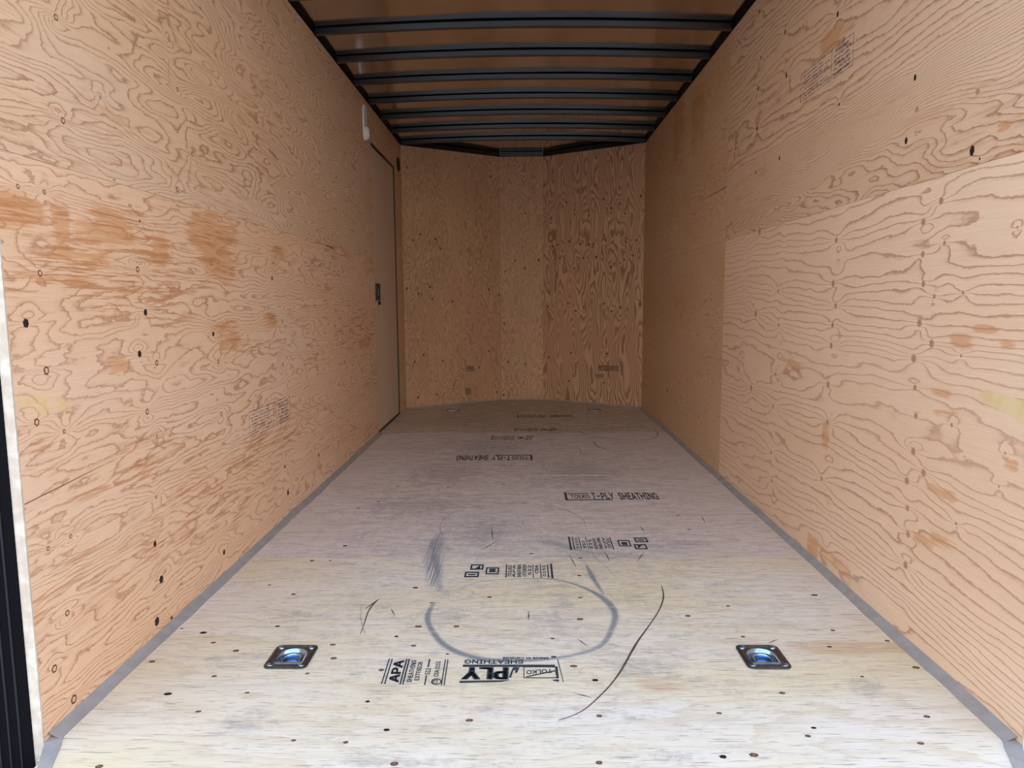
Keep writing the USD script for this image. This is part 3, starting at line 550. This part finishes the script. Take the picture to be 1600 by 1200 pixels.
def hatch(w, h):                                                # worn mill print: a framed block of faint lines
    o = [frame(0, 0, w, h, 0.004), rect(w * .62, 0, w * .63, h)]
    for k in range(7): o.append(rect(w * .05, h * (.1 + .12 * k), w * (.58 if k % 2 else .45), h * (.15 + .12 * k)))
    for k in range(6): o.append(rect(w * .67, h * (.1 + .14 * k), w * .95, h * (.18 + .14 * k)))
    return o
put('ink_stamp', lower_l, hatch(0.46, 0.10), (XL, 2.57, 0.420), *LFR[1:], 'ink_faint')
ribbon('split', lower_l, [(1.384, 0.5165), (1.58, 0.529), (1.77, 0.5412)], [0.004, 0.003, 0.001], 'gouge', 30, dense=[0.8, 0.7, 0.2], frame=LFR)
ribbon('split', upper_l, [(2.114, 1.619), (2.108, 1.585), (2.106, 1.549)], 0.002, 'gouge', 10, frame=LFR)
ribbon('split', far_l, [(3.70, 1.2135), (3.78, 1.211), (3.86, 1.209)], [0.006, 0.010, 0.003], 'gouge', 20, frame=LFR)
ribbon('split', far_l, [(3.759, 1.147), (3.755, 1.115), (3.75, 1.08)], 0.012, 'gouge', 10, dense=[0.5, 0.7, 0.3], frame=LFR)

ribbon('pitch_stain', lower_l, [(1.388, 0.735), (1.44, 0.712), (1.50, 0.708), (1.535, 0.690)], [0.03, 0.06, 0.07, 0.03], 'pitch', 30, frame=LFR, label='olive pitch stain')

door = thing('door_1', 'side door faced with pale plywood in the left wall', None, None, 'structure')
DX = XL - 0.004
sheet('door_panel', door, (DX, 0, 0), *LFR[1:], (D0 + 0.006, D1 - 0.046, 0.020, DT - 0.024), 0.02, 0.02, lambda u, v: 14 * u + 3 * n2(u, v, 5, .6, 31), 'door_veneer')
obj('gasket', cat_(bx(XL - 0.024, XL - 0.001, D1 - 0.046, D1 - 0.0005, 0.002, DT - 0.0005), bx(XL - 0.024, XL - 0.001, D0 + 0.0005, D1 - 0.046, DT - 0.024, DT - 0.0005),
                   bx(XL - 0.024, XL - 0.001, D0 + 0.0005, D1 - 0.046, 0.002, 0.020), bx(XL - 0.024, XL - 0.006, D0 + 0.0005, D0 + 0.006, 0.020, DT - 0.024)), 'black_rubber', door, label='black rubber door seal')
obj('outer_skin', bx(XL - 0.045, XL - 0.0245, D0, D1, -0.02, DT), 'skin', door)
def rbox(w, h, r, t): return extr(sbox(-w / 2 + r, -h / 2 + r, w / 2 - r, h / 2 - r).buffer(r, quad_segs=5), t)
def to_left(m, y, z, off=0.0):                                   # local (x, y, z) -> (along the wall, up, out of the wall)
    v = np.array(m.vertices); m = m.copy(); m.vertices = np.column_stack([XL + off + v[:, 2], y + v[:, 0], z + v[:, 1]]); return m
la = thing('door_latch', None, None, parent=door)
tag(la, 'black flush paddle latch')
fr = extr(sbox(-0.05, -0.052, 0.05, 0.052).buffer(0.006).difference(sbox(-0.030, -0.034, 0.030, 0.034)), 0.012)
obj('latch_frame', to_left(fr, 4.985, 0.992, -0.004), 'black_rubber', la)
obj('latch_bed', to_left(rbox(0.075, 0.08, 0.004, 0.003), 4.985, 0.992, -0.004), 'black_matte', la)
pad = rbox(0.014, 0.050, 0.004, 0.006)
obj('paddle', to_left(pad, 4.985, 0.990, 0.001), 'steel', la)
kc = cat_(trimesh.creation.cylinder(0.013, 0.012, sections=24), trimesh.creation.torus(0.010, 0.003, 24, 8).apply_translation([0, 0, 0.006]))
obj('key_cylinder', to_left(kc, 5.020, 0.915, 0.002), 'black_rubber', door, 40, label='small black key cylinder')

# ---------------------------------------------------------------- right wall
wr = thing('wall_right', 'right trailer wall of fir plywood with long even grain', None, None, 'structure')
rk = RIGHT_RING
lower_r = sheet('plywood_sheet', wr, *RFR, (YF, SR, 0.0, SEAM_V), 0.010, 0.012, phi_clear(11, 34, 6.5, rk, (1.85, 2.34, 2.84, 3.32)), 'fir_lower_right', RIGHT_STAIN)
def phi_ur(u, v):
    k = smooth(v, 1.55, 1.30)
    return phi_clear(12, 30, 6.0, RIGHT_DARK)(u, v) * (1 - k) + k * phi_wild(13, 8, 14, 1.3, 5)(u, v)
upper_r = sheet('plywood_sheet', wr, *RFR, (YF, SR, SEAM_V, HT), 0.010, 0.012, phi_ur, 'fir_upper', RIGHT_STAIN)
far_r = sheet('plywood_sheet', wr, *RFR, (SR, YB, 0.0, SEAM_V), 0.012, 0.012, phi_wild(14, 8, 9, 1.4, 5), 'fir_plain', RIGHT_STAIN)
farup_r = sheet('plywood_sheet', wr, *RFR, (SR, YB, SEAM_V, HT), 0.012, 0.012, phi_wild(15, 6, 8, 1.0, 4), 'fir_plain', RIGHT_STAIN)
obj('outer_skin', bx(XR + 0.028, XR + 0.045, YF + 0.02, YB + 0.05, -0.02, HT + 0.06), 'skin', wr)
obj('stud', cat_(*[bx(XR + 0.0125, XR + 0.028, y - 0.018, y + 0.018, 0, HT) for y in (1.43, 1.85, 2.3, 2.75, 3.2, 3.655, 4.1, 4.5, 4.9, 5.3, 5.7)]), 'black_matte', wr)
for y, z, r in RIGHT_DARK: knot(side_sheet(y, z, lower_r, upper_r, far_r, farup_r, SR), (XR, y, z), *RFR[1:], r * 0.95, r * 1.3, 'knot_black')
for y, z, r in RIGHT_RING: knot(side_sheet(y, z, lower_r, upper_r, far_r, farup_r, SR), (XR, y, z), *RFR[1:], r * 1.25, r * 1.25, 'knot_soft')
hr = hatch(0.42, 0.10)
put('ink_stamp', upper_r, hr, (XR, 2.73, 1.642), (0, -1, 0), (0, 0, 1), (-1, 0, 0), 'ink_faint')
ribbon('split', farup_r, [(4.21, 1.4884), (3.93, 1.487), (3.667, 1.4863)], [0.004, 0.006, 0.007], 'gouge', 20, dense=[0.3, 0.8, 0.9], frame=RFR)
for a in ([(4.43, 0.3086), (4.06, 0.314), (3.66, 0.3204)], [(4.04, 0.784), (3.85, 0.788), (3.66, 0.7922)]):
    b = [(y, z) for y, z in a]
    m = cat_(*[bx(XR - 0.0006, XR, min(p[0], q[0]), max(p[0], q[0]), p[1] - 0.002, p[1] + 0.0025) for p, q in zip(b[:-1], b[1:])])
    obj('bare_scratch', m, 'end_grain', far_r)

pp = Polygon([(1.440, 0.664), (1.50, 0.682), (1.575, 0.690), (1.592, 0.704), (1.575, 0.716), (1.50, 0.712), (1.440, 0.706)]).buffer(0.003)
put('filler_patch', lower_r, [extr(pp, 0.0003)], (XR, 0, 0), *RFR[1:], 'putty', 0.0002, 'olive filler patch')

# ---------------------------------------------------------------- front wall: a blunt V of three panels
wb = thing('wall_back', 'far V-shaped front wall of three brown plywood panels', None, None, 'structure')
PANELS = []
for k, (a, b) in enumerate(((NOSE_A, NOSE_B), (NOSE_B, NOSE_C), (NOSE_C, NOSE_D))):
    L = np.linalg.norm(b - a); e = (b - a) / L; n_ = np.array([e[1], -e[0]])
    fr_ = ((*a, 0), (*e, 0), (0, 0, 1), (*n_, 0))
    PANELS.append(fr_)
    kn = [(u, v, 0.012) for kk, u, v in BACK_KNOTS if int(kk) == k]
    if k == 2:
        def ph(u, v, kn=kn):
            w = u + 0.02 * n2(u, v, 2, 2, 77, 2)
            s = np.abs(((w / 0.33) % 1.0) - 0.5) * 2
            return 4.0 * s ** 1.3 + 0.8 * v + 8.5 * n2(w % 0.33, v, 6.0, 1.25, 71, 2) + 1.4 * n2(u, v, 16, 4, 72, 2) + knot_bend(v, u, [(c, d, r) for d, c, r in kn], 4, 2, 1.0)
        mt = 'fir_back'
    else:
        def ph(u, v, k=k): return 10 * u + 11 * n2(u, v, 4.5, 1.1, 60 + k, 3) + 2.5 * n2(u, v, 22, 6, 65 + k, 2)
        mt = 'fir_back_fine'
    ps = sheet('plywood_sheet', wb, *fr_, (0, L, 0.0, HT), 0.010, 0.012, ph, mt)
    for i, (kk, u, v) in enumerate(BACK_KNOTS):
        if int(kk) == k and 0.01 < u < L - 0.01: knot(ps, np.array(fr_[0]) + u * np.array(fr_[1]) + np.array([0, 0, v]), *fr_[1:], RNG.uniform(.008, .012), RNG.uniform(.010, .015), 'knot_brown')
    for kk, u, v in BACK_SCREWS:
        if int(kk) == k:
            s_ = trimesh.creation.icosphere(2, 0.009); s_.apply_scale([1, 1, 1]); s_.apply_translation(np.array(fr_[0]) + u * np.array(fr_[1]) + np.array([0, 0, v]) - 0.005 * np.array(fr_[3]))
            obj('screw', s_, 'zinc_bright', ps, True)
    if k != 1:
        for (kk, u, v), (w, h) in zip(BACK_STAMPS, ((0.085, 0.045), (0.02, 0.03), (0.05, 0.06), (0.20, 0.05), (0.08, 0.03))):
            if int(kk) == k: put('ink_stamp', ps, [rect(0, j * h / 4, w, j * h / 4 + h / 7) for j in range(4)], np.array(fr_[0]) + (u - w / 2) * np.array(fr_[1]) + np.array([0, 0, v - h / 2]), *fr_[1:], 'ink_soft')
def vee(off, t, z0, z1, ext=0.0):
    line = LineString([NOSE_A + [-ext, -ext * 0.64], NOSE_B, NOSE_C, NOSE_D + [ext, -ext * 0.62]])
    a = line.parallel_offset(abs(off), 'left' if off > 0 else 'right', join_style=2) if off else line
    m = extr(a.buffer(t / 2, cap_style=2, join_style=2), z1 - z0); m.apply_translation([0, 0, z0]); return m
obj('outer_skin', vee(0.045, 0.017, -0.02, HT + 0.06, 0.06), 'skin', wb)

# ---------------------------------------------------------------- ceiling and black roof steel
ROOF, RISE = HT + 0.036, 0.026
XM, HW = (XL + XR) / 2, (XR - XL) / 2
def arch(x): return RISE * (1 - ((x - XM) / HW) ** 2)
ceiling = thing('ceiling', 'bare shiny sheet metal roof seen between black bows', None, None, 'structure')
gx, gy = np.linspace(XL - 0.05, XR + 0.05, 41), np.linspace(YF, 6.66, 90)
X, Y = np.meshgrid(gx, gy, indexing='ij')
wob = (meshkit.fbm(np.stack([X * 1.8, Y * 2.4, X * 0 + 3], -1), 2, 5) - 0.5) * 0.004
Z = ROOF + arch(X) * np.clip((6.62 - Y) / 0.5, 0, 1) + wob * np.clip((6.62 - Y) / 0.3, 0, 1)
i_ = np.arange(X.size).reshape(X.shape)
q = np.stack([i_[:-1, :-1], i_[:-1, 1:], i_[1:, 1:], i_[1:, :-1]], -1).reshape(-1, 4)
obj('roof_sheet', (np.column_stack([X.ravel(), Y.ravel(), Z.ravel()]), q), 'roof_metal', ceiling, True)
obj('outer_skin', (np.column_stack([X.ravel(), Y.ravel(), Z.ravel() + 0.02]), q), 'skin', ceiling, True)

ORD = ['nearest the camera, cut off at the picture top', 'second from the camera', 'third from the camera', 'fourth from the camera', 'fourth from the far end', 'third from the far end', 'second from the far end', 'last before the far wall']
BOWS = [3.246 + 0.4065 * k for k in range(8)]
def bow_mesh(h0, h1, y0, y1):
    xs = np.linspace(XL + 0.004, XR - 0.004, 33); v = []
    for x in xs:
        z = ROOF + arch(x)
        v += [(x, y0 + 0.002, z - h0), (x, y0, z - h0 - 0.002), (x, y0, z - h1 + 0.003), (x, y0 + 0.003, z - h1), (x, y1 - 0.003, z - h1), (x, y1, z - h1 + 0.003), (x, y1, z - h0)]
    n, f = 7, []
    for a in range(len(xs) - 1):
        for b in range(n):
            f.append((a * n + b, a * n + (b + 1) % n, (a + 1) * n + (b + 1) % n, (a + 1) * n + b))
    f = np.array(f); t = np.vstack([f[:, [0, 1, 2]], f[:, [0, 2, 3]]]); c = [(0, b, b + 1) for b in range(1, n - 1)]; o = (len(xs) - 1) * n
    t = np.vstack([t, np.array(c)[:, ::-1], np.array(c) + o])
    m = trimesh.Trimesh(np.array(v), t, process=False); trimesh.repair.fix_normals(m); return m
for k, y in enumerate(BOWS):
    b = thing('roof_bow', 'black steel roof bow, ' + ORD[k], 'roof bow', 'black bows under the roof')
    obj('bow_tube', bow_mesh(0.0045, 0.0335, y - 0.024, y + 0.004), 'black_steel', b, 25)
    obj('bonding_strip', bow_mesh(-0.004, 0.0045, y - 0.018, y), 'black_matte', b)

def rail(x0, x1): return bx(min(x0, x1), max(x0, x1), YF, YB + 0.01, HT + 0.0005, HT + 0.050)
obj('trim_1', cat_(rail(XL - 0.028, XL - 0.001), bx(XL - 0.028, XL - 0.0125, YF, YB, HT - 0.03, HT + 0.0005)), 'post_black', kind='structure', label='black steel rail along the top of the left wall')
obj('trim_2', cat_(rail(XR + 0.028, XR + 0.001), bx(XR + 0.0125, XR + 0.028, YF, YB, HT - 0.03, HT + 0.0005)), 'post_black', kind='structure', label='black steel rail along the top of the right wall')
hd = thing('trim_3', 'black steel header over the far V-shaped wall', None, None, 'structure')
obj('header', vee(0.004, 0.026, HT + 0.0005, HT + 0.037, 0.0), 'black_steel', hd)
obj('angle_bracket', cat_(bx(-0.196, 0.187, 6.576, 6.594, HT + 0.002, HT + 0.010), bx(-0.196, 0.187, 6.588, 6.594, HT + 0.010, HT + 0.026), bx(-0.196, 0.187, 6.572, 6.594, HT + 0.026, HT + 0.031)), 'dull_steel', hd, label='grey steel angle at the middle')

# ---------------------------------------------------------------- grey sealant along the floor edges, rear posts
def bead(side):
    """A hand-tooled fillet of sealant: its width wanders a little; at the rear it turns round the foot of the post."""
    X0, s = (XL, 1) if side == 'left' else (XR, -1)
    ys = np.linspace(YF + 0.012, (D0 if side == 'left' else YB) - 0.002, 150)
    v, f = [], []
    for y in ys:
        w = 0.027 + 0.006 * (meshkit.noise(np.array([y * 3.1, 0.5, s])) - 0.5) + 0.004 * (meshkit.noise(np.array([y * 13, 1.5, s])) - 0.5)
        h = 0.015 + 0.006 * (meshkit.noise(np.array([y * 4.3, 2.5, s])) - 0.5)
        for a, b in ((0.0002, h), (w * 0.30, h * 0.62), (w * 0.62, h * 0.28), (w, 0.0009), (w, -0.0002)): v.append((X0 + s * a, y, b))
    for i in range(len(ys) - 1):
        for j in range(4):
            a = i * 5 + j; f.append((a, a + 1, a + 6, a + 5) if s > 0 else (a + 5, a + 6, a + 1, a))
    m1 = trimesh.Trimesh(np.array(v), np.vstack([np.array(f)[:, [0, 1, 2]], np.array(f)[:, [0, 2, 3]]]), process=False)
    p = Polygon([(X0 + s * 0.0005, YF + 0.020), (X0 + s * 0.026, YF + 0.022), (X0 + s * 0.032, YF + 0.008), (X0 + s * 0.040, YF - 0.008), (X0 + s * 0.068, 1.302), (X0 + s * 0.092, 1.252), (X0 + s * 0.062, 1.252), (X0 + s * 0.040, 1.302), (X0 + s * 0.003, YF - 0.006), (X0 + s * 0.0005, YF - 0.005)])
    m2 = extr(p.buffer(0.004).buffer(-0.004), 0.0075); m2.apply_translation([0, 0, -0.0055])
    return cat_(m1, m2)
obj('baseboard_left', bead('left'), 'caulk', smooth=40, kind='structure', label='grey sealant strip along the foot of the left wall')
obj('baseboard_right', bead('right'), 'caulk', smooth=40, kind='structure', label='grey sealant strip along the foot of the right wall')
obj('baseboard_back', vee(-0.007, 0.012, 0.0002, 0.010), 'caulk', kind='structure', label='thin grey sealant strip along the foot of the far wall')
def post(side):
    X0, s = (XL, -1) if side == 'left' else (XR, 1)
    t = thing('trim_4' if side == 'left' else 'trim_5', f'black ribbed rear door post at the {side} edge of the picture', None, None, 'structure')
    prof = [(0.0215, -0.60), (0.0215, 0)]
    o = cat_(bx(min(X0 + s * 0.0215, X0 + s * 0.14), max(X0 + s * 0.0215, X0 + s * 0.14), YF - 0.006, YF + 0.06, -0.12, HT + 0.06))
    obj('post', o, 'post_black', t)
    ribs = []
    for a in (0.047, 0.070, 0.092):
        c = trimesh.creation.cylinder(0.0024, HT + 0.16, sections=14); c.apply_translation([X0 + s * a, YF - 0.006, HT / 2 - 0.04]); ribs.append(c)
        obj('rib', ribs[-1], 'rib_black', t, 40)
    obj('panel_edge', bx(min(X0 + s * 0.0003, X0 + s * 0.0215), max(X0 + s * 0.0003, X0 + s * 0.0215), YF - 0.004, YF + 0.0, -0.12, HT), 'end_grain', t, label='pale edge of the plywood lining')
post('left'); post('right')

# ---------------------------------------------------------------- tie-down rings
def d_shape(r, y0, y1, n=18): return [( -r, y0), (r, y0)] + [(r * math.cos(a), y1 + r * math.sin(a)) for a in np.linspace(0, math.pi, n)]
def tie_down(loc, label):
    t = thing('tie_down_ring', label, 'tie-down ring', 'steel tie-down rings in the floor', None, (*loc, 0))
    outline = sbox(-0.0555 + 0.016, -0.061 + 0.016, 0.0555 - 0.016, 0.061 - 0.016).buffer(0.016, quad_segs=6)
    hole = Polygon(d_shape(0.039, -0.036, 0.002))
    pl = extr(outline.difference(hole), 0.0028); pl.apply_translation([0, 0, 0.0004])
    rim = extr(outline.buffer(-0.006).difference(outline.buffer(-0.0095)), 0.0016); rim.apply_translation([0, 0, 0.0030])
    obj('plate', cat_(pl, rim), 'zinc', t, label='dark zinc square plate')
    v, f, n = [], [], 20                                         # the pressed pan
    for sc, z in ((1.0, 0.0032), (1.03, 0.0040), (0.97, 0.0030), (0.88, -0.004), (0.80, -0.0125), (0.66, -0.0155)):
        pts = d_shape(0.039, -0.036, 0.002); c = np.array([0, -0.004])
        v += [(*(c + (np.array(p_) - c) * sc), z) for p_ in pts]
    n = len(pts)
    for j in range(5):
        for k in range(n):
            a, b = j * n + k, j * n + (k + 1) % n; f += [(a, b, b + n), (a, b + n, a + n)]
    v.append((0, -0.004, -0.016)); f += [(5 * n + k, 5 * n + (k + 1) % n, len(v) - 1) for k in range(n)]
    obj('pan', trimesh.Trimesh(np.array(v), np.array(f), process=False), 'zinc_bright', t, 50, label='bright recessed pan')
    ln = np.array([(-0.026, -0.026), (-0.026, 0.0)] + [(0.026 * math.cos(a), 0.026 * math.sin(a)) for a in np.linspace(math.pi, 0, 22)] + [(0.026, -0.026)])
    from shapely.geometry import Point
    rod = trimesh.creation.sweep_polygon(Point(0, 0).buffer(0.0048, quad_segs=4), np.column_stack([ln, np.full(len(ln), -0.0055)]), engine='earcut')
    obj('ring', rod, 'zinc_bright', t, 50, label='rounded steel pull ring')
    bar = trimesh.creation.cylinder(0.0048, 0.070, sections=18); bar.apply_transform(trimesh.transformations.rotation_matrix(math.pi / 2, (0, 1, 0))); bar.apply_translation([0, -0.027, -0.003])
    obj('hinge_bar', bar, 'zinc_bright', t, 50)
    lip = bx(-0.034, 0.034, -0.0385, -0.0355, 0.0012, 0.0042); obj('lip', lip, 'zinc_bright', t)
    for a in (-1, 1):
        for b in (-1, 1):
            s_ = trimesh.creation.icosphere(2, 0.0085); s_.apply_scale([1, 1, 0.5]); s_.apply_translation([a * 0.0405, b * 0.0455, 0.0034]); obj('screw', s_, 'zinc_bright', t, True)
for l_, p_ in zip(('tie-down ring plate in the near floor, left of the ink stamps', 'tie-down ring plate in the near floor, right of the long gouge', 'small far tie-down ring near the foot of the far wall, door side', 'small far tie-down ring near the foot of the far wall, right side'), RINGS):
    tie_down(p_, l_)

# ---------------------------------------------------------------- interior light, round vent
li = thing('wall_light', 'white oblong interior light high on the left wall before the door', 'light', None, None, (XL, 4.70, 2.068))
def oval(w, h, t): return extr(LineString([(0, -h / 2 + w / 2), (0, h / 2 - w / 2)]).buffer(w / 2, quad_segs=8), t)
def out(m, y=0.0, z=0.0, off=0.0):
    v = np.array(m.vertices); m = m.copy(); m.vertices = np.column_stack([off + v[:, 2], y + v[:, 0], z + v[:, 1]]); return m
obj('base', out(oval(0.080, 0.225, 0.009)), 'white_plastic', li, 40)
ls = trimesh.creation.icosphere(3, 1.0); ls.apply_scale([0.033, 0.073, 0.018]); ls = ls.slice_plane([0, 0, 0.001], [0, 0, 1], cap=True, engine='earcut') if False else trimesh.intersections.slice_mesh_plane(ls, [0, 0, 1], [0, 0, 0])
obj('lens', out(ls, 0, 0.034, 0.009), 'lens', li, True, label='clear lens')
cs = trimesh.creation.icosphere(3, 1.0); cs.apply_scale([0.037, 0.046, 0.027]); cs = trimesh.intersections.slice_mesh_plane(cs, [0, 0, 1], [0, 0, 0])
obj('switch_cover', out(cs, 0, -0.064, 0.009), 'white_plastic', li, True)
obj('switch', out(rbox(0.014, 0.020, 0.003, 0.006), 0, -0.064, 0.033), 'grey_plastic', li)
vt = thing('round_vent', 'small round black vent high in the corner beside the door', 'vent', None, None, (XL, 5.945, 2.040))
from shapely.geometry import Point
obj('flange', out(extr(Point(0, 0).buffer(0.056).difference(Point(0, 0).buffer(0.043)), 0.007)), 'black_rubber', vt)
obj('cap', out(extr(Point(0, 0).buffer(0.0425), 0.003), off=0.001), 'black_matte', vt)
obj('louvre', cat_(*[out(rbox(0.07, 0.006, 0.002, 0.005), 0, z, 0.002) for z in (-0.024, -0.008, 0.008, 0.024)]), 'black_rubber', vt)
